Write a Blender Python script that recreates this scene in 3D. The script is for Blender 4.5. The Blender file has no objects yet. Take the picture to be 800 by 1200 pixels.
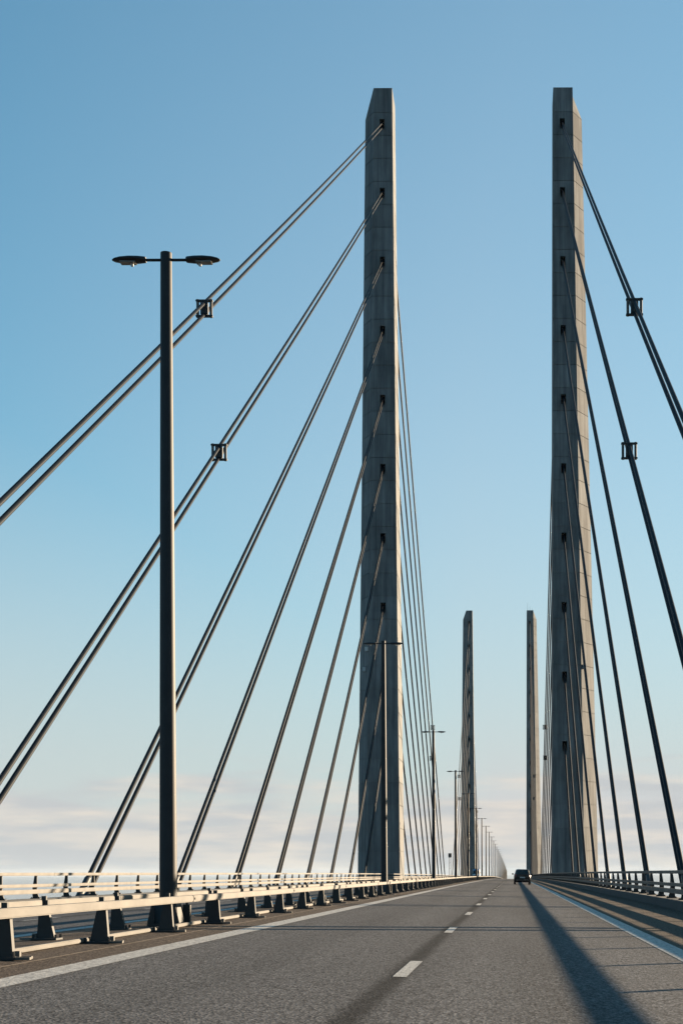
import bpy, bmesh, math, random
from mathutils import Matrix, Vector
random.seed(7)
R = math.radians
sc = bpy.context.scene
C = sc.collection

# ------------------------------------------------------------------ camera
CAM_X, CAM_H, F = 6.45, 1.13, 1724.0
cam = bpy.data.cameras.new('camera')
cam.sensor_fit = 'VERTICAL'; cam.sensor_height = 36; cam.lens = F / 1200 * 36
cam.shift_x = -201 / 1200; cam.shift_y = 423 / 1200
cam.clip_start = .1; cam.clip_end = 90000
camo = bpy.data.objects.new('camera', cam); C.objects.link(camo)
camo.matrix_world = Matrix.Translation((CAM_X, 0, CAM_H)) @ Matrix.Rotation(R(90), 4, 'X') @ Matrix.Rotation(R(-.2), 4, 'Z')
sc.camera = camo

# ------------------------------------------------------------------ sky, sun, exposure
SUN_AZ, SUN_EL = 48.0, 9.93           # azimuth from +Y (driving direction) towards +X
w = bpy.data.worlds.new('World'); sc.world = w; w.use_nodes = True
nt = w.node_tree; nt.nodes.clear()
def N(t, kind, **kw):
    n = t.nodes.new(kind)
    for k, v in kw.items():
        if k in n.inputs.keys(): n.inputs[k].default_value = v
        else: setattr(n, k, v)
    return n
sky = N(nt, 'ShaderNodeTexSky', sky_type='NISHITA', sun_disc=False, sun_elevation=R(SUN_EL), sun_rotation=R(SUN_AZ),
        altitude=60, air_density=1.0, dust_density=.6, ozone_density=1.6)
bg = N(nt, 'ShaderNodeBackground'); bg.inputs['Strength'].default_value = .06
wo = N(nt, 'ShaderNodeOutputWorld')
tc = N(nt, 'ShaderNodeTexCoord')
sep = N(nt, 'ShaderNodeSeparateXYZ'); nt.links.new(tc.outputs['Generated'], sep.inputs[0])
mp = N(nt, 'ShaderNodeMapping'); mp.inputs['Scale'].default_value = (5.5, 5.5, 42)
nt.links.new(tc.outputs['Generated'], mp.inputs[0])
cn = N(nt, 'ShaderNodeTexNoise', Scale=1.6, Detail=6.0, Roughness=.55); nt.links.new(mp.outputs[0], cn.inputs['Vector'])
# low cloud bank: dense towards the horizon, breaking up about five degrees above it
band = N(nt, 'ShaderNodeMapRange', interpolation_type='SMOOTHSTEP')
for i, v in ((1, -.01), (2, .13), (3, .52), (4, -.30)): band.inputs[i].default_value = v
nt.links.new(sep.outputs[2], band.inputs[0])
ad = N(nt, 'ShaderNodeMath', operation='ADD'); nt.links.new(band.outputs[0], ad.inputs[0]); nt.links.new(cn.outputs[0], ad.inputs[1])
cf = N(nt, 'ShaderNodeMapRange', interpolation_type='SMOOTHSTEP')
for i, v in ((1, .50), (2, .80), (3, 0), (4, .9)): cf.inputs[i].default_value = v
nt.links.new(ad.outputs[0], cf.inputs[0])
tint = N(nt, 'ShaderNodeMix', data_type='RGBA', blend_type='MULTIPLY'); tint.inputs[0].default_value = 1
tint.inputs[7].default_value = (.24, .86, 1.0, 1)
nt.links.new(sky.outputs[0], tint.inputs[6])
# marine haze: the sky pales towards the horizon, more so on the sun's side
SD = (math.sin(R(SUN_AZ)) * math.cos(R(SUN_EL)), math.cos(R(SUN_AZ)) * math.cos(R(SUN_EL)), math.sin(R(SUN_EL)))
dt = N(nt, 'ShaderNodeVectorMath', operation='DOT_PRODUCT'); dt.inputs[1].default_value = SD; nt.links.new(tc.outputs['Generated'], dt.inputs[0])
sw_ = N(nt, 'ShaderNodeMapRange')
for i, v in ((1, .22), (2, .66), (3, .12), (4, 1.12)): sw_.inputs[i].default_value = v
nt.links.new(dt.outputs['Value'], sw_.inputs[0])
zp = N(nt, 'ShaderNodeMath', operation='MAXIMUM'); nt.links.new(sep.outputs[2], zp.inputs[0]); zp.inputs[1].default_value = 0
zd = N(nt, 'ShaderNodeMath', operation='DIVIDE'); nt.links.new(zp.outputs[0], zd.inputs[0]); zd.inputs[1].default_value = -.36
ex = N(nt, 'ShaderNodeMath', operation='EXPONENT'); nt.links.new(zd.outputs[0], ex.inputs[0])
hz = N(nt, 'ShaderNodeMath', operation='MULTIPLY'); nt.links.new(ex.outputs[0], hz.inputs[0]); nt.links.new(sw_.outputs[0], hz.inputs[1])
h2 = N(nt, 'ShaderNodeMath', operation='MULTIPLY'); nt.links.new(hz.outputs[0], h2.inputs[0]); h2.inputs[1].default_value = 1.0
q1 = N(nt, 'ShaderNodeMath', operation='DIVIDE'); nt.links.new(zp.outputs[0], q1.inputs[0]); q1.inputs[1].default_value = .25
q2 = N(nt, 'ShaderNodeMath', operation='POWER'); nt.links.new(q1.outputs[0], q2.inputs[0]); q2.inputs[1].default_value = 2
q3 = N(nt, 'ShaderNodeMath', operation='MULTIPLY'); nt.links.new(q2.outputs[0], q3.inputs[0]); q3.inputs[1].default_value = -1
q4 = N(nt, 'ShaderNodeMath', operation='EXPONENT'); nt.links.new(q3.outputs[0], q4.inputs[0])
q5 = N(nt, 'ShaderNodeMath', operation='MULTIPLY'); nt.links.new(q4.outputs[0], q5.inputs[0]); q5.inputs[1].default_value = .92
q6 = N(nt, 'ShaderNodeMath', operation='MAXIMUM'); nt.links.new(q5.outputs[0], q6.inputs[0]); nt.links.new(h2.outputs[0], q6.inputs[1])
hmix = N(nt, 'ShaderNodeMix', data_type='RGBA'); hmix.inputs[7].default_value = (2.98, 3.0, 3.06, 1)
nt.links.new(q6.outputs[0], hmix.inputs[0]); nt.links.new(tint.outputs[2], hmix.inputs[6])
ccol = N(nt, 'ShaderNodeMix', data_type='RGBA'); ccol.inputs[6].default_value = (2.62, 2.72, 2.78, 1); ccol.inputs[7].default_value = (3.62, 3.36, 3.02, 1)
cn2 = N(nt, 'ShaderNodeTexNoise', Scale=2.6, Detail=5.0, Roughness=.5); nt.links.new(mp.outputs[0], cn2.inputs['Vector'])
cr = N(nt, 'ShaderNodeMapRange')
for i, v in ((1, .40), (2, .62), (3, 0), (4, 1)): cr.inputs[i].default_value = v
nt.links.new(cn2.outputs[0], cr.inputs[0]); nt.links.new(cr.outputs[0], ccol.inputs[0])
cmix = N(nt, 'ShaderNodeMix', data_type='RGBA'); nt.links.new(ccol.outputs[2], cmix.inputs[7])
nt.links.new(cf.outputs[0], cmix.inputs[0]); nt.links.new(hmix.outputs[2], cmix.inputs[6])
nt.links.new(cmix.outputs[2], bg.inputs['Color']); nt.links.new(bg.outputs[0], wo.inputs[0])

sl = bpy.data.lights.new('sun', 'SUN'); sl.energy = 5.0; sl.angle = R(.45); sl.color = (1, .775, .53)
so = bpy.data.objects.new('sun', sl); C.objects.link(so)
sd = Vector((math.sin(R(SUN_AZ)) * math.cos(R(SUN_EL)), math.cos(R(SUN_AZ)) * math.cos(R(SUN_EL)), math.sin(R(SUN_EL))))
so.rotation_euler = sd.to_track_quat('Z', 'Y').to_euler(); so.location = (60, 30, 60)
sc.view_settings.view_transform = 'Standard'; sc.view_settings.look = 'None'
sc.view_settings.exposure = 1.82; sc.view_settings.gamma = 1

# ------------------------------------------------------------------ materials
def mat(name, col, rough=.6, metal=0.0, var=.0, vscale=1.0, bump=0.0, bscale=20.0, rnd=.0, spec=.5, stretch=(1, 1, 1), streak=0.0):
    m = bpy.data.materials.new(name); m.use_nodes = True; t = m.node_tree
    b = t.nodes['Principled BSDF']
    b.inputs['Roughness'].default_value = rough; b.inputs['Metallic'].default_value = metal
    b.inputs['Specular IOR Level'].default_value = spec
    tcn = N(t, 'ShaderNodeTexCoord'); mpn = N(t, 'ShaderNodeMapping'); mpn.inputs['Scale'].default_value = stretch
    t.links.new(tcn.outputs['Object'], mpn.inputs[0])
    n1 = N(t, 'ShaderNodeTexNoise', Scale=vscale, Detail=6.0, Roughness=.6); t.links.new(mpn.outputs[0], n1.inputs['Vector'])
    ra = N(t, 'ShaderNodeMapRange')
    for i, v in ((1, .3), (2, .7), (3, 1 - var), (4, 1 + var)): ra.inputs[i].default_value = v
    t.links.new(n1.outputs[0], ra.inputs[0])
    oi = N(t, 'ShaderNodeObjectInfo'); rr = N(t, 'ShaderNodeMapRange')
    rr.inputs[3].default_value = 1 - rnd; rr.inputs[4].default_value = 1 + rnd
    t.links.new(oi.outputs['Random'], rr.inputs[0])
    mu = N(t, 'ShaderNodeMath', operation='MULTIPLY'); t.links.new(ra.outputs[0], mu.inputs[0]); t.links.new(rr.outputs[0], mu.inputs[1])
    if streak:   # rain streaks running down and blotches of older and newer concrete
        ms_ = N(t, 'ShaderNodeMapping'); ms_.inputs['Scale'].default_value = (1.5, 1.5, .05); t.links.new(tcn.outputs['Object'], ms_.inputs[0])
        n3 = N(t, 'ShaderNodeTexNoise', Scale=1.0, Detail=5.0, Roughness=.65); t.links.new(ms_.outputs[0], n3.inputs['Vector'])
        r3 = N(t, 'ShaderNodeMapRange')
        for i, v in ((1, .35), (2, .65), (3, 1 - streak), (4, 1 + streak * .6)): r3.inputs[i].default_value = v
        t.links.new(n3.outputs[0], r3.inputs[0])
        mu2 = N(t, 'ShaderNodeMath', operation='MULTIPLY'); t.links.new(mu.outputs[0], mu2.inputs[0]); t.links.new(r3.outputs[0], mu2.inputs[1]); mu = mu2
    mx = N(t, 'ShaderNodeMix', data_type='RGBA', blend_type='MULTIPLY'); mx.inputs[0].default_value = 1
    mx.inputs[6].default_value = (*col, 1); t.links.new(mu.outputs[0], mx.inputs[7])
    t.links.new(mx.outputs[2], b.inputs['Base Color'])
    if bump:
        n2 = N(t, 'ShaderNodeTexNoise', Scale=bscale, Detail=4.0); t.links.new(mpn.outputs[0], n2.inputs['Vector'])
        bn = N(t, 'ShaderNodeBump', Strength=bump, Distance=.02); t.links.new(n2.outputs[0], bn.inputs['Height'])
        t.links.new(bn.outputs[0], b.inputs['Normal'])
    return m

def asphalt(name, col, seam=False):
    m = bpy.data.materials.new(name); m.use_nodes = True; t = m.node_tree; L = t.links.new
    b = t.nodes['Principled BSDF']; b.inputs['Roughness'].default_value = .85; b.inputs['Specular IOR Level'].default_value = .06
    g = N(t, 'ShaderNodeNewGeometry')
    fine = N(t, 'ShaderNodeTexVoronoi', Scale=42.0); L(g.outputs['Position'], fine.inputs['Vector'])
    hs = N(t, 'ShaderNodeSeparateColor'); L(fine.outputs['Color'], hs.inputs[0])
    r1 = N(t, 'ShaderNodeMapRange')
    for i, v in ((1, 0), (2, 1), (3, .35), (4, 1.65)): r1.inputs[i].default_value = v
    L(hs.outputs[0], r1.inputs[0])
    mm = N(t, 'ShaderNodeMapping'); mm.inputs['Scale'].default_value = (1, .2, 1); L(g.outputs['Position'], mm.inputs[0])
    mid = N(t, 'ShaderNodeTexNoise', Scale=24.0, Detail=5.0, Roughness=.85); L(mm.outputs[0], mid.inputs['Vector'])
    r2 = N(t, 'ShaderNodeMapRange')
    for i, v in ((1, .3), (2, .7), (3, .42), (4, 1.7)): r2.inputs[i].default_value = v
    L(mid.outputs[0], r2.inputs[0])
    mpn = N(t, 'ShaderNodeMapping'); mpn.inputs['Scale'].default_value = (1, .07, 1); L(g.outputs['Position'], mpn.inputs[0])
    big = N(t, 'ShaderNodeTexNoise', Scale=1.1, Detail=4.0); L(mpn.outputs[0], big.inputs['Vector'])
    r3 = N(t, 'ShaderNodeMapRange')
    for i, v in ((1, .3), (2, .7), (3, .90), (4, 1.10)): r3.inputs[i].default_value = v
    L(big.outputs[0], r3.inputs[0])
    m1 = N(t, 'ShaderNodeMath', operation='MULTIPLY'); L(r1.outputs[0], m1.inputs[0]); L(r2.outputs[0], m1.inputs[1])
    m2 = N(t, 'ShaderNodeMath', operation='MULTIPLY'); L(m1.outputs[0], m2.inputs[0]); L(r3.outputs[0], m2.inputs[1])
    out = m2
    if seam:   # bitumen-rich paving seam under the lane dashes of both carriageways
        sp = N(t, 'ShaderNodeSeparateXYZ'); L(g.outputs['Position'], sp.inputs[0])
        ab = N(t, 'ShaderNodeMath', operation='ABSOLUTE'); L(sp.outputs[0], ab.inputs[0])
        su = N(t, 'ShaderNodeMath', operation='SUBTRACT'); L(ab.outputs[0], su.inputs[0]); su.inputs[1].default_value = 5.20
        wob = N(t, 'ShaderNodeMath', operation='MULTIPLY_ADD'); L(big.outputs[0], wob.inputs[0]); wob.inputs[1].default_value = .12; L(su.outputs[0], wob.inputs[2])
        su2 = N(t, 'ShaderNodeMath', operation='SUBTRACT'); L(wob.outputs[0], su2.inputs[0]); su2.inputs[1].default_value = .06
        a2 = N(t, 'ShaderNodeMath', operation='ABSOLUTE'); L(su2.outputs[0], a2.inputs[0])
        rg = N(t, 'ShaderNodeMapRange', interpolation_type='SMOOTHSTEP')
        for i, v in ((1, .03), (2, .20), (3, .34), (4, 1.0)): rg.inputs[i].default_value = v
        L(a2.outputs[0], rg.inputs[0])
        m3 = N(t, 'ShaderNodeMath', operation='MULTIPLY'); L(m2.outputs[0], m3.inputs[0]); L(rg.outputs[0], m3.inputs[1]); out = m3
    if seam:   # polished wheel tracks, two to a lane
        ph = N(t, 'ShaderNodeMath', operation='MULTIPLY_ADD'); L(ab.outputs[0], ph.inputs[0]); ph.inputs[1].default_value = 2 * math.pi / 1.8; ph.inputs[2].default_value = -.6
        sn = N(t, 'ShaderNodeMath', operation='SINE'); L(ph.outputs[0], sn.inputs[0])
        tr = N(t, 'ShaderNodeMath', operation='MULTIPLY_ADD'); L(sn.outputs[0], tr.inputs[0]); tr.inputs[1].default_value = .085; tr.inputs[2].default_value = 1.0
        m4 = N(t, 'ShaderNodeMath', operation='MULTIPLY'); L(out.outputs[0], m4.inputs[0]); L(tr.outputs[0], m4.inputs[1]); out = m4
    mx = N(t, 'ShaderNodeMix', data_type='RGBA', blend_type='MULTIPLY'); mx.inputs[0].default_value = 1
    mx.inputs[6].default_value = (*col, 1); L(out.outputs[0], mx.inputs[7]); L(mx.outputs[2], b.inputs['Base Color'])
    bn = N(t, 'ShaderNodeBump', Strength=.5, Distance=.008); L(fine.outputs['Distance'], bn.inputs['Height']); L(bn.outputs[0], b.inputs['Normal'])
    return m

M = {}
M['asphalt'] = asphalt('asphalt', (.086, .0845, .0855), True)
M['shoulder'] = asphalt('shoulder_asphalt', (.088, .070, .056))
M['paint'] = mat('road_paint', (.32, .31, .29), .7, var=.60, vscale=26, bump=.3, bscale=60, stretch=(1, .3, 1))
M['seal'] = mat('joint_sealant', (.21, .16, .11), .8, var=.3, vscale=9)
M['concrete'] = mat('pylon_concrete', (.148, .152, .152), .88, var=.24, vscale=.55, bump=.3, bscale=9, rnd=.10, stretch=(1, 1, .35), streak=.32, spec=.2)
M['kerb'] = mat('kerb_concrete', (.045, .047, .047), .9, var=.15, vscale=2)
M['steel'] = mat('galvanised_steel', (.103, .097, .088), .65, .1, var=.30, vscale=3, rnd=.06, spec=.3, stretch=(1, .35, 1))
M['dsteel'] = mat('dark_steel', (.02, .023, .025), .5, .3, var=.15, vscale=6)
M['post'] = mat('post_steel', (.022, .024, .025), .6, .2, var=.15, vscale=6)
M['pole'] = mat('lamp_pole_steel', (.014, .017, .020), .6, .0, var=.2, vscale=3, spec=.3)
M['cable'] = mat('cable_sheath', (.013, .016, .020), .5, 0, var=.08, vscale=1, spec=.05)
M['dark'] = mat('dark_recess', (.05, .05, .05), .9)
M['glass'] = mat('dark_glass', (.02, .025, .03), .06, 0, spec=.7)
M['lens'] = mat('lamp_lens', (.16, .16, .15), .2)
M['carpaint'] = mat('black_car_paint', (.012, .014, .016), .25, .2)
M['tyre'] = mat('tyre_rubber', (.02, .02, .02), .9)
M['red'] = mat('tail_light', (.25, .01, .01), .2)
M['white'] = mat('white_paint', (.42, .42, .41), .45)
M['blue'] = mat('blue_paint', (.10, .22, .36), .4)
# sea
m = bpy.data.materials.new('sea_water'); m.use_nodes = True; t = m.node_tree; b = t.nodes['Principled BSDF']
b.inputs['Base Color'].default_value = (.04, .06, .07, 1); b.inputs['Roughness'].default_value = .1; b.inputs['IOR'].default_value = 1.33
g = N(t, 'ShaderNodeNewGeometry'); n1 = N(t, 'ShaderNodeTexNoise', Scale=.12, Detail=8.0, Roughness=.65); t.links.new(g.outputs['Position'], n1.inputs['Vector'])
bn = N(t, 'ShaderNodeBump', Strength=.25, Distance=1.0); t.links.new(n1.outputs[0], bn.inputs['Height']); t.links.new(bn.outputs[0], b.inputs['Normal'])
M['sea'] = m

# ------------------------------------------------------------------ helpers
def mesh(name, vs, fs, m=None, smooth=False):
    me = bpy.data.meshes.new(name); me.from_pydata([tuple(v) for v in vs], [], fs)
    if m is not None: me.materials.append(M[m])
    if smooth:
        for p in me.polygons: p.use_smooth = True
    me.update(); return me
def link(name, me, parent=None, loc=(0, 0, 0), rot=(0, 0, 0)):
    o = bpy.data.objects.new(name, me); C.objects.link(o); o.location = loc; o.rotation_euler = rot
    if parent: o.parent = parent
    return o
def tag(o, label, cat, group=None):
    o['label'] = label; o['category'] = cat
    if group: o['group'] = group
    return o
def struct(o): o['kind'] = 'structure'; return o
class MB:
    def __init__(s): s.v = []; s.f = []
    def box(s, x0, x1, y0, y1, z0, z1):
        return s.prism([(x0, y0), (x1, y0), (x1, y1), (x0, y1)], z0, [(x0, y0), (x1, y0), (x1, y1), (x0, y1)], z1)
    def prism(s, p0, z0, p1, z1):            # two polygons (counter-clockwise from above) at two heights
        n = len(p0); k = len(s.v)
        s.v += [(x, y, z0) for x, y in p0] + [(x, y, z1) for x, y in p1]
        s.f += [tuple(k + i for i in reversed(range(n))), tuple(k + n + i for i in range(n))]
        s.f += [(k + i, k + (i + 1) % n, k + n + (i + 1) % n, k + n + i) for i in range(n)]
        return s
    def plate_xz(s, pts, y0, y1):            # polygon in x-z (counter-clockwise seen from -y), thickness along y
        n = len(pts); k = len(s.v)
        s.v += [(x, y0, z) for x, z in pts] + [(x, y1, z) for x, z in pts]
        s.f += [tuple(k + i for i in range(n)), tuple(k + n + i for i in reversed(range(n)))]
        s.f += [(k + (i + 1) % n, k + i, k + n + i, k + n + (i + 1) % n) for i in range(n)]
        return s
    def plate_yz(s, pts, x0, x1):            # polygon in y-z, thickness along x
        n = len(pts); k = len(s.v)
        s.v += [(x0, y, z) for y, z in pts] + [(x1, y, z) for y, z in pts]
        s.f += [tuple(k + i for i in reversed(range(n))), tuple(k + n + i for i in range(n))]
        s.f += [(k + i, k + (i + 1) % n, k + n + (i + 1) % n, k + n + i) for i in range(n)]
        return s
    def tube(s, a, b, r0, r1=None, n=10, caps=True):
        r1 = r0 if r1 is None else r1
        a = Vector(a); b = Vector(b); d = (b - a).normalized()
        u = d.orthogonal().normalized(); v = d.cross(u); k = len(s.v)
        for p, r in ((a, r0), (b, r1)):
            s.v += [tuple(p + r * (math.cos(2 * math.pi * i / n) * u + math.sin(2 * math.pi * i / n) * v)) for i in range(n)]
        s.f += [(k + i, k + (i + 1) % n, k + n + (i + 1) % n, k + n + i) for i in range(n)]
        if caps: s.f += [tuple(k + i for i in reversed(range(n))), tuple(k + n + i for i in range(n))]
        return s
    def mesh(s, name, m, smooth=False, bevel=0):
        me = mesh(name, s.v, s.f, m)
        if bevel:
            bm = bmesh.new(); bm.from_mesh(me)
            bmesh.ops.bevel(bm, geom=bm.edges[:], offset=bevel, segments=2, affect='EDGES', clamp_overlap=True)
            bm.to_mesh(me); bm.free()
        if smooth:
            me.polygons.foreach_set('use_smooth', [True] * len(me.polygons))
            me.set_sharp_from_angle(angle=R(40))
        return me
    def obj(s, name, m, parent=None, smooth=False, bevel=0, loc=(0, 0, 0), rot=(0, 0, 0)):
        return link(name, s.mesh(name, m, smooth, bevel), parent, loc, rot)

def zc(y): return -5e-6 * max(0, y - 80) ** 2          # crest of the bridge
def slope(y): return math.atan(-1e-5 * max(0, y - 80))
def ground(x, y): return .161 - .025 * abs(x) + zc(y)

# ------------------------------------------------------------------ setting: sea and deck
sea = bmesh.new(); bmesh.ops.create_circle(sea, cap_ends=True, segments=96, radius=45000); me = bpy.data.meshes.new('sea'); sea.to_mesh(me); sea.free()
me.materials.append(M['sea']); struct(link('sea', me, None, (0, 0, -61)))

YS = list(range(-60, 80, 10)) + list(range(80, 700, 20)) + list(range(700, 2400, 50))
def strip(name, xs, m, lift=0.0, ys=YS):
    vs = [(x, y, ground(x, y) + lift) for y in ys for x in xs]; n = len(xs)
    fs = [(j * n + i, j * n + i + 1, (j + 1) * n + i + 1, (j + 1) * n + i) for j in range(len(ys) - 1) for i in range(n - 1)]
    return struct(link(name, mesh(name, vs, fs, m)))
strip('road', [1.68, 9.0], 'asphalt'); strip('road', [-9.0, -1.68], 'asphalt')
strip('shoulder', [9.0, 12.0], 'shoulder'); strip('shoulder', [-12.0, -9.0], 'shoulder')
strip('median_strip', [-1.68, 0, 1.68], 'shoulder')
for s in (1, -1):
    a, b = sorted((s * 1.50, s * 1.86)); strip('edge_line', [a, b], 'paint', .004)
    a, b = sorted((s * 8.69, s * 9.05)); strip('edge_line', [a, b], 'paint', .004)
    a, b = sorted((s * .94, s * .972)); strip('joint_line', [a, b], 'seal', .004)
# lane dashes
n = 0
for s in (1, -1):
    par = struct(link('lane_marking', None))
    y = 15.6 if s == 1 else 12.0
    while y < 480:
        x0 = 5.165 * s; x1 = 5.315 * s; a, b = min(x0, x1), max(x0, x1)
        vs = [(a, y, ground(a, y) + .004), (b, y, ground(b, y) + .004), (b, y + 2.8, ground(b, y + 2.8) + .004), (a, y + 2.8, ground(a, y + 2.8) + .004)]
        link('dash', mesh('dash', vs, [(0, 1, 2, 3)], 'paint'), par); y += 11.55
# deck slab and raised edge beams
dk = MB()
for j in range(len(YS) - 1):
    y0, y1 = YS[j], YS[j + 1]; k = len(dk.v)
    for y in (y0, y1):
        z = zc(y); dk.v += [(-12.7, y, z - 1.3), (12.7, y, z - 1.3), (12.7, y, z - .3), (12.05, y, z - .25), (0, y, z + .06), (-12.05, y, z - .25), (-12.7, y, z - .3)]
    dk.f += [(k + i, k + (i + 1) % 7, k + 7 + (i + 1) % 7, k + 7 + i) for i in range(7)]
deck = struct(dk.obj('bridge_deck', 'kerb'))
for s in (1, -1):
    vs, fs = [], []
    for y in YS:
        z = zc(y)
        vs += [(s * 11.95, y, z - .2), (s * 11.98, y, z + .15), (s * 12.01, y, z + .18), (s * 12.74, y, z + .18), (s * 12.77, y, z + .15), (s * 12.77, y, z - .9), (s * 12.71, y, z - .9)]
    for j in range(len(YS) - 1):
        for i in range(6):
            q = (j * 7 + i, (j + 1) * 7 + i, (j + 1) * 7 + i + 1, j * 7 + i + 1); fs.append(q if s == 1 else q[::-1])
    struct(link('kerb', mesh('kerb', vs, fs, 'kerb')))

# ------------------------------------------------------------------ pylons and stay cables
H_TOP = 133.0; HOLE = [22.2 + 11.63 * k for k in range(10)]; LIFT = 11.63 / 3; CX = 15.1
def sect(z, s=1):
    q = z / H_TOP; l = lambda a, b: a + (b - a) * q
    if s == 1: return l(13.0, 13.6), l(18.3, 16.85), l(20.85, 18.4), l(5, 3), .45
    return l(12.4, 13.4), l(18.0, 16.5), l(19.9, 18.1), l(5, 3), .45
def ring(z, inset=0.0, ridge=None, s=1):
    u0, u1, u2, d, r = sect(z, s)
    if ridge is not None: u2 = u1 + (u2 - u1) * ridge
    i = inset
    return [(u0 + i, -d + i), (u1 - i * .6, -d + i), (u2 - i, -r), (u2 - i, r), (u1 - i * .6, d - i), (u0 + i, d - i)]
def lift_mesh(z0, z1, hole, s, top=False):
    mb = MB(); g = .09
    rings = [(z0, ring(z0, .09, s=s)), (z0 + g, ring(z0 + g, .09, s=s)), (z0 + g, ring(z0 + g, s=s)), (z1, ring(z1, 0, .03 if top else None, s=s))]
    for z, rg in rings: mb.v += [(u * s, v, z) for u, v in rg]
    fs = [tuple(reversed(range(6))), tuple(18 + i for i in range(6))]
    for j in range(3):
        for i in range(6):
            if j == 2 and hole and i in (0, 4): continue
            fs.append((6 * j + i, 6 * j + (i + 1) % 6, 6 * j + 6 + (i + 1) % 6, 6 * j + 6 + i))
    dark = []
    if hole:
        for i, sg in ((0, -1), (4, 1)):
            a, b, c, d_ = 12 + i, 12 + (i + 1) % 6, 18 + (i + 1) % 6, 18 + i
            k = len(mb.v); y0 = mb.v[a][1]; y1 = mb.v[d_][1]; za, zb = hole - .78, hole + .9
            fy = lambda z: y0 + (y1 - y0) * (z - z0 - g) / (z1 - z0 - g)
            xs = [CX - .42, CX + .42] if i == 0 else [CX + .42, CX - .42]
            for dep in (0, 1.9):
                for x, z in ((xs[0], za), (xs[1], za), (xs[1], zb), (xs[0], zb)):
                    mb.v.append((x * s, fy(z) - sg * dep, z))
            o = [a, b, c, d_]
            for q in range(4):
                fs.append((o[q], o[(q + 1) % 4], k + (q + 1) % 4, k + q))
                dark.append(len(fs)); fs.append((k + q, k + (q + 1) % 4, k + 4 + (q + 1) % 4, k + 4 + q))
            dark.append(len(fs)); fs.append((k + 4, k + 5, k + 6, k + 7))
    if s == -1: fs = [f[::-1] for f in fs]
    return mesh('concrete_lift', mb.v, fs, 'concrete')
LIFTS = {}
for s in (1, -1):
    z = HOLE[0] - LIFT / 2 - 6 * LIFT; L = []
    while z < HOLE[9] + LIFT * .4:
        h = [q for q in HOLE if z < q < z + LIFT]
        L.append(lift_mesh(z, z + LIFT, h[0] if h else None, s)); z += LIFT
    L.append(lift_mesh(z, H_TOP, None, s, True)); LIFTS[s] = L
Z0 = HOLE[0] - LIFT / 2 - 6 * LIFT
def shaft_mesh(s):
    mb = MB(); a, b = ring(-60, 0, s=s), ring(Z0, s=s)
    mb.v = [(u * s, v, -63) for u, v in a] + [(u * s, v, Z0) for u, v in b]
    mb.f = [(i, (i + 1) % 6, 6 + (i + 1) % 6, 6 + i) for i in range(6)]
    if s == -1: mb.f = [f[::-1] for f in mb.f]
    return mesh('lower_shaft', mb.v, mb.f, 'concrete')
SH = {s: shaft_mesh(s) for s in (1, -1)}
SIDE = {1: "car's side", -1: 'oncoming side'}
PY = {0: 250.0, 1: 735.0}; PZ = {0: 0.0, 1: -1.2}
def floodlight(par, x, y, z, s):
    f = MB().box(-.28, .28, -.3, .3, -.35, .35).box(-.1, .1, .3, .7, -.1, .1).obj('floodlight', 'white', par, bevel=.04, loc=(x, y, z))
    return f
for p in (0, 1):
    for s in (1, -1):
        root = link('bridge_pylon', None, None, (0, PY[p], PZ[p]))
        tag(root, ('tall first' if p == 0 else 'distant second') + ' tapering grey concrete bridge pylon on the ' + SIDE[s] + (' of the road' if s == 1 else ' of the road'), 'pylon', 'concrete bridge pylons')
        link('lower_shaft', SH[s], root)
        for L in LIFTS[s]: link('concrete_lift', L, root)
        if p == 0 and s == -1:
            floodlight(root, -17.9, -4.3, 38.6, s); floodlight(root, -18.4, -3.2, 35.4, s)
        if p == 0 and s == 1: floodlight(root, 18.5, -3.9, 35.6, s)
        if p == 1 and s == 1:
            for x, h in ((14.0, 4.2), (15.2, 2.6), (16.3, 1.6)):
                MB().tube((x, 0, H_TOP - .1), (x, 0, H_TOP + h), .06, .03, 6).obj('lightning_rod', 'dsteel', root)

ORD = ['topmost', 'second', 'third', 'fourth', 'fifth', 'sixth', 'seventh', 'eighth', 'ninth', 'lowest']
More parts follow.
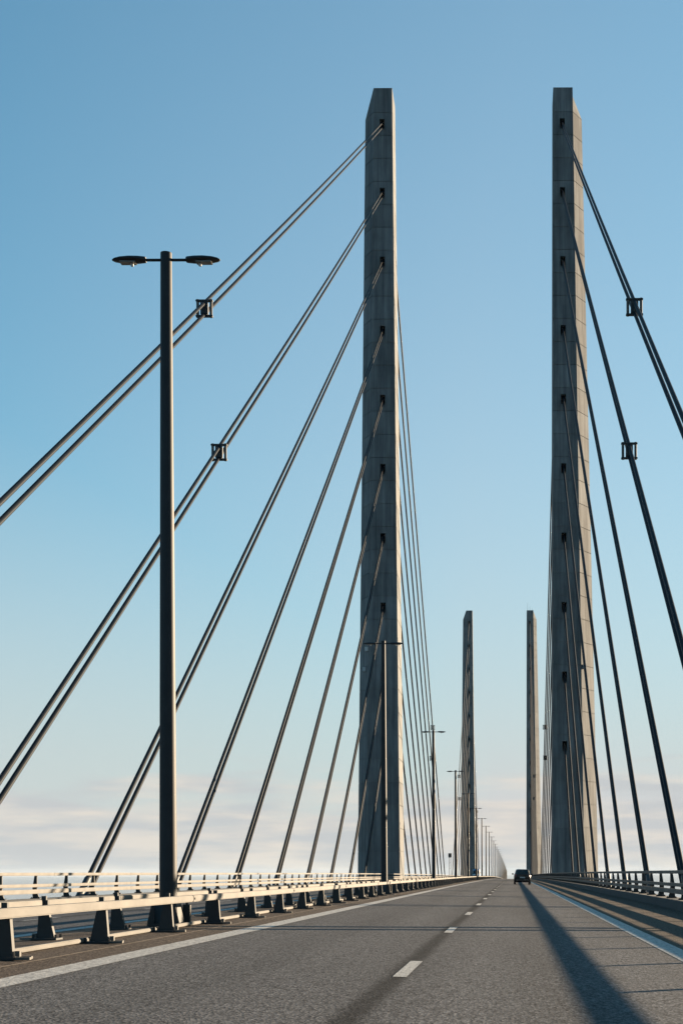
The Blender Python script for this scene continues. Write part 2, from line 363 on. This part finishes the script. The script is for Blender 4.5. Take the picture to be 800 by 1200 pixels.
# damper frame joining the two strands: two side plates, two cross bars and a clamp block
def damper(par, x, y, z, dirv):
    d = MB().box(-.26, .26, -.2, .2, -.46, .46).obj('damper', 'dsteel', par, bevel=.05, loc=(x, y, z))
    for sx in (-1, 1):
        MB().tube((sx * .47, 0, -.64), (sx * .47, 0, .64), .10, n=12).obj('damper_cylinder', 'steel', d, smooth=True)
    for sz in (-1, 1):
        MB().box(-.60, .60, -.15, .15, sz * .54 - .06, sz * .54 + .06).obj('cross_bar', 'dsteel', d, bevel=.02)
    return d
outr = MB().plate_xz([(12.78, -1.9), (15.75, -1.05), (15.75, -.62), (12.78, -.62)], -.45, .45).mesh('outrigger', 'dsteel')
outl = MB().plate_xz([(-15.75, -1.05), (-12.78, -1.9), (-12.78, -.62), (-15.75, -.62)], -.45, .45).mesh('outrigger', 'dsteel')
for p in (0, 1):
    for s in (1, -1):
        for e in (-1, 1):                       # -1 approach side, +1 far side of the pylon
            for k in range(10):
                hz = HOLE[k]; d = sect(hz)[3]
                run = 250 - 33.0 - 19.85 * (9 - k)
                ya = PY[p] + e * run; za = zc(ya) - .62
                yt = PY[p] + e * (d - 1.5); zt = hz + PZ[p] + 1.25
                root = link('stay_cable', None, None, (CX * s, ya, za))
                side = 'approach side' if e == -1 else 'far side'
                tag(root, f'{ORD[9 - k]} stay cable pair{" with damper" if k > 7 else ""} on the {side} of the {["first", "second"][p]} pylon, {SIDE[s]}', 'cable', 'bridge stay cables')
                nn = 12 if p == 0 else 6
                for off in (-.4, .4):
                    a = Vector((0, 0, off)); b = Vector((0, yt - ya, zt - za - .55 + off))
                    # a slight sag, in eight pieces
                    pts = []
                    for i in range(9):
                        q = i / 8; P = a.lerp(b, q); P.z -= 4 * q * (1 - q) * (b.length * .0019); pts.append(P)
                    vs, fs = [], []; dv = (b - a).normalized(); u = Vector((1, 0, 0)); v = dv.cross(u)
                    for P in pts: vs += [tuple(P + .128 * (math.cos(2 * math.pi * i / nn) * u + math.sin(2 * math.pi * i / nn) * v)) for i in range(nn)]
                    for j in range(8): fs += [(j * nn + i, j * nn + (i + 1) % nn, j * nn + nn + (i + 1) % nn, j * nn + nn + i) for i in range(nn)]
                    fs = [f[::-1] for f in fs] if False else fs
                    link('strand', mesh('strand', vs, fs, 'cable', True), root)
                    MB().tube(a - dv * .3, a + dv * 2.2, .19, .17, 12).obj('anchor_sleeve', 'dsteel', root, smooth=True)
                if k > 7:
                    q = .335 if k == 9 else .30
                    q = (run - 146) / run if k == 9 else (run - 141) / run
                    b = Vector((0, yt - ya, zt - za - .55)); P = b * q; P.z -= 4 * q * (1 - q) * b.length * .0019
                    damper(root, P.x, P.y, P.z, b)
                link('outrigger', outr if s == 1 else outl, deck, (0, ya, zc(ya)))

# ------------------------------------------------------------------ railings along both deck edges
RX = {1: 12.20, -1: -12.40}
def rail_mesh(L, w_, h_):
    return MB().box(-w_ / 2, w_ / 2, .01, L - .01, -h_ / 2, h_ / 2).mesh('rail', 'steel', bevel=.018)
RM = {(L, i): rail_mesh(L, .10, h) for L in (12, 40) for i, h in enumerate((.12, .125, .17))}
SPL = MB().box(-.058, .058, -.14, .14, -.045, .045).box(-.062, -.05, -.09, -.06, -.012, .012).box(-.062, -.05, .06, .09, -.012, .012).mesh('splice_plate', 'steel')
def edge_post(s):
    mb = MB()   # plate leaning out from its foot, wider below, with a foot plate and anchor nuts
    pts = [(12.30, .20), (12.56, .20), (12.56, .62), (12.48, 1.10), (12.385, 1.10), (12.385, .44)]
    pts = [(s * x, z) for x, z in pts]
    if s == -1: pts = pts[::-1]
    mb.plate_xz(pts, -.035, .035)
    a, b = sorted((s * 12.24, s * 12.62)); mb.box(a, b, -.12, .12, .181, .205)
    for dx in (12.28, 12.585):
        for dy in (-.085, .085): mb.tube((s * dx, dy, .205), (s * dx, dy, .245), .018, n=6)
    return mb.mesh('post', 'post')
for s in (1, -1):
    root = link('bridge_railing', None, None, (12.33 * s, -23, 0))
    tag(root, ('three-rail steel parapet railing in shade along the kerb on the car\'s side' if s == 1 else 'three-rail steel parapet railing lit by the sun beyond the oncoming carriageway'), 'railing')
    inv = -root.location
    pm = edge_post(s); y = -21.5
    while y < 540:
        o = link('post', pm, root, inv + Vector((RX[s] - 12.33 * s, y, zc(y)))); y += 4.0
    y = -23.5
    while y < 1300:
        L = 12 if y < 540 else 40
        for i, z in enumerate((1.145, .695, .46)):
            r = link('rail', RM[(L, i)], root, inv + Vector((RX[s], y, z + zc(y))), (slope(y + L / 2), 0, 0))
            if y < 300: link('splice_plate', SPL, r, (0, 0, 0))
        y += L

# ------------------------------------------------------------------ median crash barriers
def med_post(s):
    mb = MB()
    pts = [(.42, .02), (.70, .02), (.685, .06), (.655, .46), (.655, .60), (.52, .60), (.52, .46)]
    pts = [(s * x, z) for x, z in pts]
    if s == -1: pts = pts[::-1]
    mb.plate_xz(pts, -.045, .045)
    a, b = sorted((s * .36, s * .74)); mb.box(a, b, -.16, .16, .003, .03)
    for dx in (.38, .715):
        for dy in (-.12, .12): mb.tube((s * dx, dy, .03), (s * dx, dy, .085), .022, n=6)
    a, b = sorted((s * .55, s * .62)); mb.box(a, b, -.03, .03, .60, .66)   # cap bolt over the beam seat
    return mb.mesh('post', 'post')
for s in (1, -1):
    fbm = MB()
    for dy, wq in ((-.11, .17), (.10, .12)): fbm.box(*sorted((s * .742, s * (.742 + wq))), dy - .03, dy + .03, .004, .034)
    fbm.box(*sorted((s * .70, s * .76)), -.03, .03, .036, .10); fb = fbm.mesh('foot_bracket', 'steel')
    root = link('crash_barrier', None, None, (.6 * s, -23, .15))
    tag(root, 'low steel box-beam crash barrier along the median, ' + ('facing the carriageway with the dark car' if s == 1 else 'facing the oncoming carriageway'), 'barrier')
    inv = -root.location
    pm = med_post(s); y = -23 + (0 if s == 1 else 1.1)
    while y < 540:
        po = link('post', pm, root, inv + Vector((0, y, .148 + zc(y))))
        if y < 140: link('foot_bracket', fb, po)
        y += 4.0
    bmL = {L: MB().box(-.07, .07, .012, L - .012, -.058, .058).mesh('beam', 'steel', bevel=.014) for L in (12, 40)}
    sp = MB().box(-.076, .076, -.012, .10, -.05, .05).tube((s * .076, .05, 0), (s * .092, .05, 0), .02, n=8).mesh('splice_plate', 'steel')
    lowL = {L: MB().box(-.045, .045, .05, L - .05, 0, .06).mesh('foot_rail', 'steel', bevel=.012) for L in (12, 40)}
    y = -21.6
    while y < 1300:
        L = 12 if y < 540 else 40
        bo = link('beam', bmL[L], root, inv + Vector((s * .655 if s == 1 else -.655, y, .69 + zc(y))), (slope(y + L / 2), 0, 0))
        if y < 300: link('splice_plate', sp, bo)
        if s == 1: link('foot_rail', lowL[L], root, inv + Vector((.33, y - 1.2, .165 + zc(y))), (slope(y + L / 2), 0, 0))
        y += L

# ------------------------------------------------------------------ lamp posts
PH = 12.6
pole_me = MB().tube((0, 0, .5), (0, 0, PH), .165, .105, 20).mesh('pole', 'pole', smooth=True)
pl = MB(); pl.prism([(-.30, -.42), (.30, -.42), (.30, .42), (-.30, .42)], .0, [(-.30, -.42), (.30, -.42), (.30, .42), (-.30, .42)], .06)
pl.prism([(-.26, -.3), (.26, -.3), (.26, .3), (-.26, .3)], .06, [(-.175, -.175), (.175, -.175), (.175, .175), (-.175, .175)], .52)
for sx in (-1, 1):
    pl.plate_xz([(sx * .16, .06), (sx * .30, .06), (sx * .2, .5), (sx * .16, .5)][::sx], -.42, -.38)
base_me = pl.mesh('base', 'dsteel', bevel=.01)
box_me = MB().box(-.07, .07, -.06, .06, .0, .34).tube((0, 0, .34), (0, 0, .42), .03, n=8).mesh('junction_box', 'dsteel', bevel=.01)
arm_me = MB().tube((-.62, 0, PH - .13), (.62, 0, PH - .13), .028, n=8).mesh('arm', 'pole', smooth=True)
def head_mesh(s):
    mb = MB(); prof = [(x * 1.045, h, w_) for x, h, w_ in [(.36, .052, .07), (.38, .062, .085), (.50, .068, .12), (.66, .066, .14), (.82, .052, .125), (.92, .032, .085), (.965, .010, .03)]]
    n = 14
    for x, h, wd in prof:
        for i in range(n):
            a = 2 * math.pi * i / n; zz = math.sin(a) * h; zz = zz if zz > 0 else zz * .75
            mb.v.append((s * x, math.cos(a) * wd, PH - .13 + zz))
    for j in range(len(prof) - 1):
        for i in range(n):
            q = (j * n + i, j * n + (i + 1) % n, (j + 1) * n + (i + 1) % n, (j + 1) * n + i); mb.f.append(q[::-1] if s == 1 else q)
    c0 = tuple(range(n)); c1 = tuple((len(prof) - 1) * n + i for i in range(n)); mb.f += [c0, c1]
    me = mb.mesh('lamp_head', 'dsteel', smooth=True); return me
heads = {s: head_mesh(s) for s in (1, -1)}
lens = {s: MB().box(*sorted((s * .56, s * .86)), -.09, .09, PH - .192, PH - .165).mesh('lens', 'lens', bevel=.01) for s in (1, -1)}
clip = {s: MB().box(*sorted((s * .61, s * .66)), -.02, .02, PH - .245, PH - .19).mesh('latch', 'white') for s in (1, -1)}
WORD = ['first', 'second', 'third', 'fourth', 'fifth', 'sixth', 'seventh', 'eighth', 'ninth', 'tenth', 'eleventh', 'twelfth', 'thirteenth', 'fourteenth', 'fifteenth', 'sixteenth',
        'seventeenth', 'eighteenth', 'nineteenth', 'twentieth'] + ['twenty-' + q for q in ('first', 'second', 'third', 'fourth', 'fifth', 'sixth', 'seventh', 'eighth', 'ninth')] + ['thirtieth'] + ['thirty-' + q for q in ('first', 'second', 'third', 'fourth', 'fifth')]
for i in range(33):
    y = 27.55 + 46.05 * i
    root = link('street_lamp', None, None, (0, y, .16 + zc(y)))
    tag(root, f'{WORD[i]} double-headed street lamp along the median in driving direction', 'lamp', 'street lamps along the median')
    link('base', base_me, root); link('pole', pole_me, root); link('arm', arm_me, root)
    for s in (1, -1):
        h = link('lamp_head', heads[s], root); link('lens', lens[s], h)
        if i < 6: link('latch', clip[s], h)
        if i < 8: link('junction_box', box_me, root, (s * .28, .30, .06))

# ------------------------------------------------------------------ vehicles
def wheel(par, x, y, r, wd, tread='tyre'):
    wo_ = MB().tube((x - wd / 2, y, r), (x + wd / 2, y, r), r, n=24).obj('wheel', 'tyre', par, smooth=True)
    sx = 1 if x > 0 else -1
    MB().tube((x + sx * wd * .5, y, r), (x + sx * (wd * .5 + .012), y, r), r * .62, n=16).obj('rim', 'steel', wo_)
    return wo_
def loft(stations, m, name, par, bevel=0, smooth=True):
    # stations: (y, [(x, z) half profile from bottom centre to top centre]) mirrored in x
    mb = MB(); n = None
    for y, hp in stations:
        full = [(x, z) for x, z in hp] + [(-x, z) for x, z in reversed(hp)]
        n = len(full); mb.v += [(x, y, z) for x, z in full]
    for j in range(len(stations) - 1):
        for i in range(n): mb.f.append((j * n + i, j * n + (i + 1) % n, (j + 1) * n + (i + 1) % n, (j + 1) * n + i))
    mb.f.append(tuple(reversed(range(n)))); mb.f.append(tuple((len(stations) - 1) * n + i for i in range(n)))
    return mb.obj(name, m, par, smooth=smooth, bevel=bevel)
# dark hatchback seen from behind; y = 0 is its tail, it drives towards +y
yv = 149.0
car = link('car', None, None, (7.35, yv, ground(7.35, yv + 1.2)), (slope(yv), R(1.43), 0))
tag(car, 'black compact car driving ahead in the right-hand lane', 'car')
def bp(w0, zb, zt, tum=.0): return [(w0 - .10, zb), (w0 - .02, zb + .08), (w0, zb + .30), (w0 - .01, zt - .10), (w0 - .06 - tum, zt)]
loft([(0.0, bp(.74, .42, .92)), (.10, bp(.82, .32, .98)), (.35, bp(.85, .24, 1.0)), (1.6, bp(.87, .22, .99)), (2.9, bp(.87, .22, .97)), (3.6, bp(.84, .24, .88)), (3.98, bp(.72, .34, .74))], 'carpaint', 'body', car)
def cp(wb, zb, wt, zt): return [(wb, zb), (wb - .02, zb + .05), (wt + .03, zt - .10), (wt, zt - .03), (wt - .12, zt)]
cab = loft([(.12, cp(.76, .95, .66, 1.10)), (.30, cp(.78, .95, .62, 1.46)), (.55, cp(.79, .95, .62, 1.53)), (1.4, cp(.79, .95, .63, 1.56)), (2.2, cp(.79, .95, .62, 1.50)), (2.95, cp(.76, .94, .66, 1.02))], 'carpaint', 'cabin', car)
rw = MB(); rw.v = [(-.56, .145, 1.08), (.56, .145, 1.08), (.52, .268, 1.42), (-.52, .268, 1.42), (-.56, .175, 1.08), (.56, .175, 1.08), (.52, .298, 1.42), (-.52, .298, 1.42)]
rw.f = [(0, 1, 2, 3), (7, 6, 5, 4), (0, 4, 5, 1), (1, 5, 6, 2), (2, 6, 7, 3), (3, 7, 4, 0)]
rw.obj('rear_window', 'glass', car)
for s in (1, -1):
    pts = [(.45, 1.02), (2.6, 1.02), (2.15, 1.42), (.62, 1.44)]
    sw = MB(); sw.v = [(s * (.80 - (z - 1.02) * .30), y, z) for y, z in pts] + [(s * (.75 - (z - 1.02) * .30), y, z) for y, z in pts]
    sw.f = [(0, 1, 2, 3), (7, 6, 5, 4)] + [(i, i + 4, (i + 1) % 4 + 4, (i + 1) % 4) for i in range(4)]
    if s == -1: sw.f = [f[::-1] for f in sw.f]
    sw.obj('side_window', 'glass', car)
    MB().prism([(s * .62, -.015), (s * .79, .03), (s * .79, .1), (s * .62, .08)][::s], .74, [(s * .62, .02), (s * .76, .05), (s * .76, .12), (s * .62, .1)][::s], 1.02).obj('tail_light', 'red', car)
    mr = MB().box(*sorted((s * .90, s * 1.08)), 2.42, 2.54, .98, 1.13).obj('wing_mirror', 'carpaint', car, bevel=.03)
    MB().box(*sorted((s * .78, s * .92)), 2.46, 2.50, 1.0, 1.04).obj('mirror_stalk', 'carpaint', mr)
    for y in (.72, 3.2): wheel(car, s * .745, y, .31, .20)
MB().box(-.70, .70, -.06, .10, .36, .56).obj('rear_bumper', 'carpaint', car, bevel=.04)
MB().box(-.26, .26, -.03, .02, .66, .77).obj('number_plate', 'white', car)
MB().box(-.5, .5, .20, .42, 1.50, 1.54).obj('spoiler', 'carpaint', car, bevel=.015)
MB().box(-.20, .02, -.02, .0, .82, .86).obj('tailgate_handle', 'dsteel', car)

# pale delivery van on the oncoming side, front towards the camera; y = 0 is its nose
yv = 372.0
van = link('van', None, None, (-2.95, yv, ground(-2.95, yv + 2)), (slope(yv), R(-1.43), 0))
tag(van, 'pale van with blue roof front, oncoming behind the median barrier', 'van')
def vp(w0, zb, zt, wt): return [(w0 - .06, zb), (w0, zb + .10), (w0, min(zt - .05, 1.15)), (wt, zt - .06), (wt - .10, zt)]
loft([(0, vp(.86, .42, .95, .78)), (.14, vp(.93, .30, 1.06, .84)), (.75, vp(.95, .25, 1.22, .86))], 'white', 'bonnet', van)
loft([(.755, vp(.95, .25, 1.20, .88)), (1.45, vp(.96, .25, 2.15, .86)), (2.0, vp(.97, .25, 2.42, .87)), (5.3, vp(.97, .25, 2.45, .87)), (5.4, vp(.94, .30, 2.38, .84))], 'white', 'body', van)
ws = MB(); ws.v = [(-.82, .80, 1.30), (.82, .80, 1.30), (.72, 1.40, 2.10), (-.72, 1.40, 2.10), (-.82, .86, 1.30), (.82, .86, 1.30), (.72, 1.46, 2.10), (-.72, 1.46, 2.10)]
ws.f = rw.f[:]; ws.obj('windscreen', 'glass', van)
MB().prism([(-.80, 1.35), (.80, 1.35), (.80, 2.3), (-.80, 2.3)], 2.16, [(-.70, 1.75), (.70, 1.75), (.70, 2.3), (-.70, 2.3)], 2.56).obj('roof_deflector', 'blue', van, bevel=.03)
for s in (1, -1):
    MB().prism([(s * .52, -.03), (s * .86, .02), (s * .86, .12), (s * .52, .1)][::s], .74, [(s * .52, .0), (s * .86, .06), (s * .86, .14), (s * .52, .1)][::s], .93).obj('headlight', 'lens', van)
    MB().box(*sorted((s * .98, s * 1.16)), 1.12, 1.24, 1.34, 1.66).obj('wing_mirror', 'dsteel', van, bevel=.03)
    for y in (.95, 4.3): wheel(van, s * .85, y, .34, .22)
MB().box(-.84, .84, -.05, .10, .38, .58).obj('bumper', 'dsteel', van, bevel=.03)
MB().box(-.42, .42, -.02, .06, .72, .90).obj('grille', 'dsteel', van)

# slim mast with a control box behind the oncoming-side railing
ms = link('camera_mast', None, None, (-12.95, 452, zc(452) - .35)); tag(ms, 'slim twin-tube mast topped by a dark box behind the sunlit railing', 'mast')
for x in (-.25, .25): MB().tube((x, 0, 0), (x, 0, 7.4), .07, n=8).obj('tube', 'steel', ms)
MB().box(-.5, .5, -.4, .4, 7.0, 8.3).obj('box', 'dsteel', ms, bevel=.04)
for z in (1.8, 3.6, 5.4): MB().box(-.25, .25, -.03, .03, z, z + .06).obj('rung', 'steel', ms)

# ------------------------------------------------------------------ sea haze
HZ = .00001
hm = bpy.data.materials.new('sea_haze'); hm.use_nodes = True; t = hm.node_tree; t.nodes.clear()
pv = N(t, 'ShaderNodeVolumePrincipled'); pv.inputs['Color'].default_value = (.72, .86, 1, 1); pv.inputs['Density'].default_value = HZ; pv.inputs['Anisotropy'].default_value = .0
ho = N(t, 'ShaderNodeOutputMaterial'); t.links.new(pv.outputs[0], ho.inputs['Volume'])
M['haze'] = hm
h = MB().box(-46000, 46000, -46000, 46000, -62, 142).obj('haze', 'haze'); h['kind'] = 'stuff'
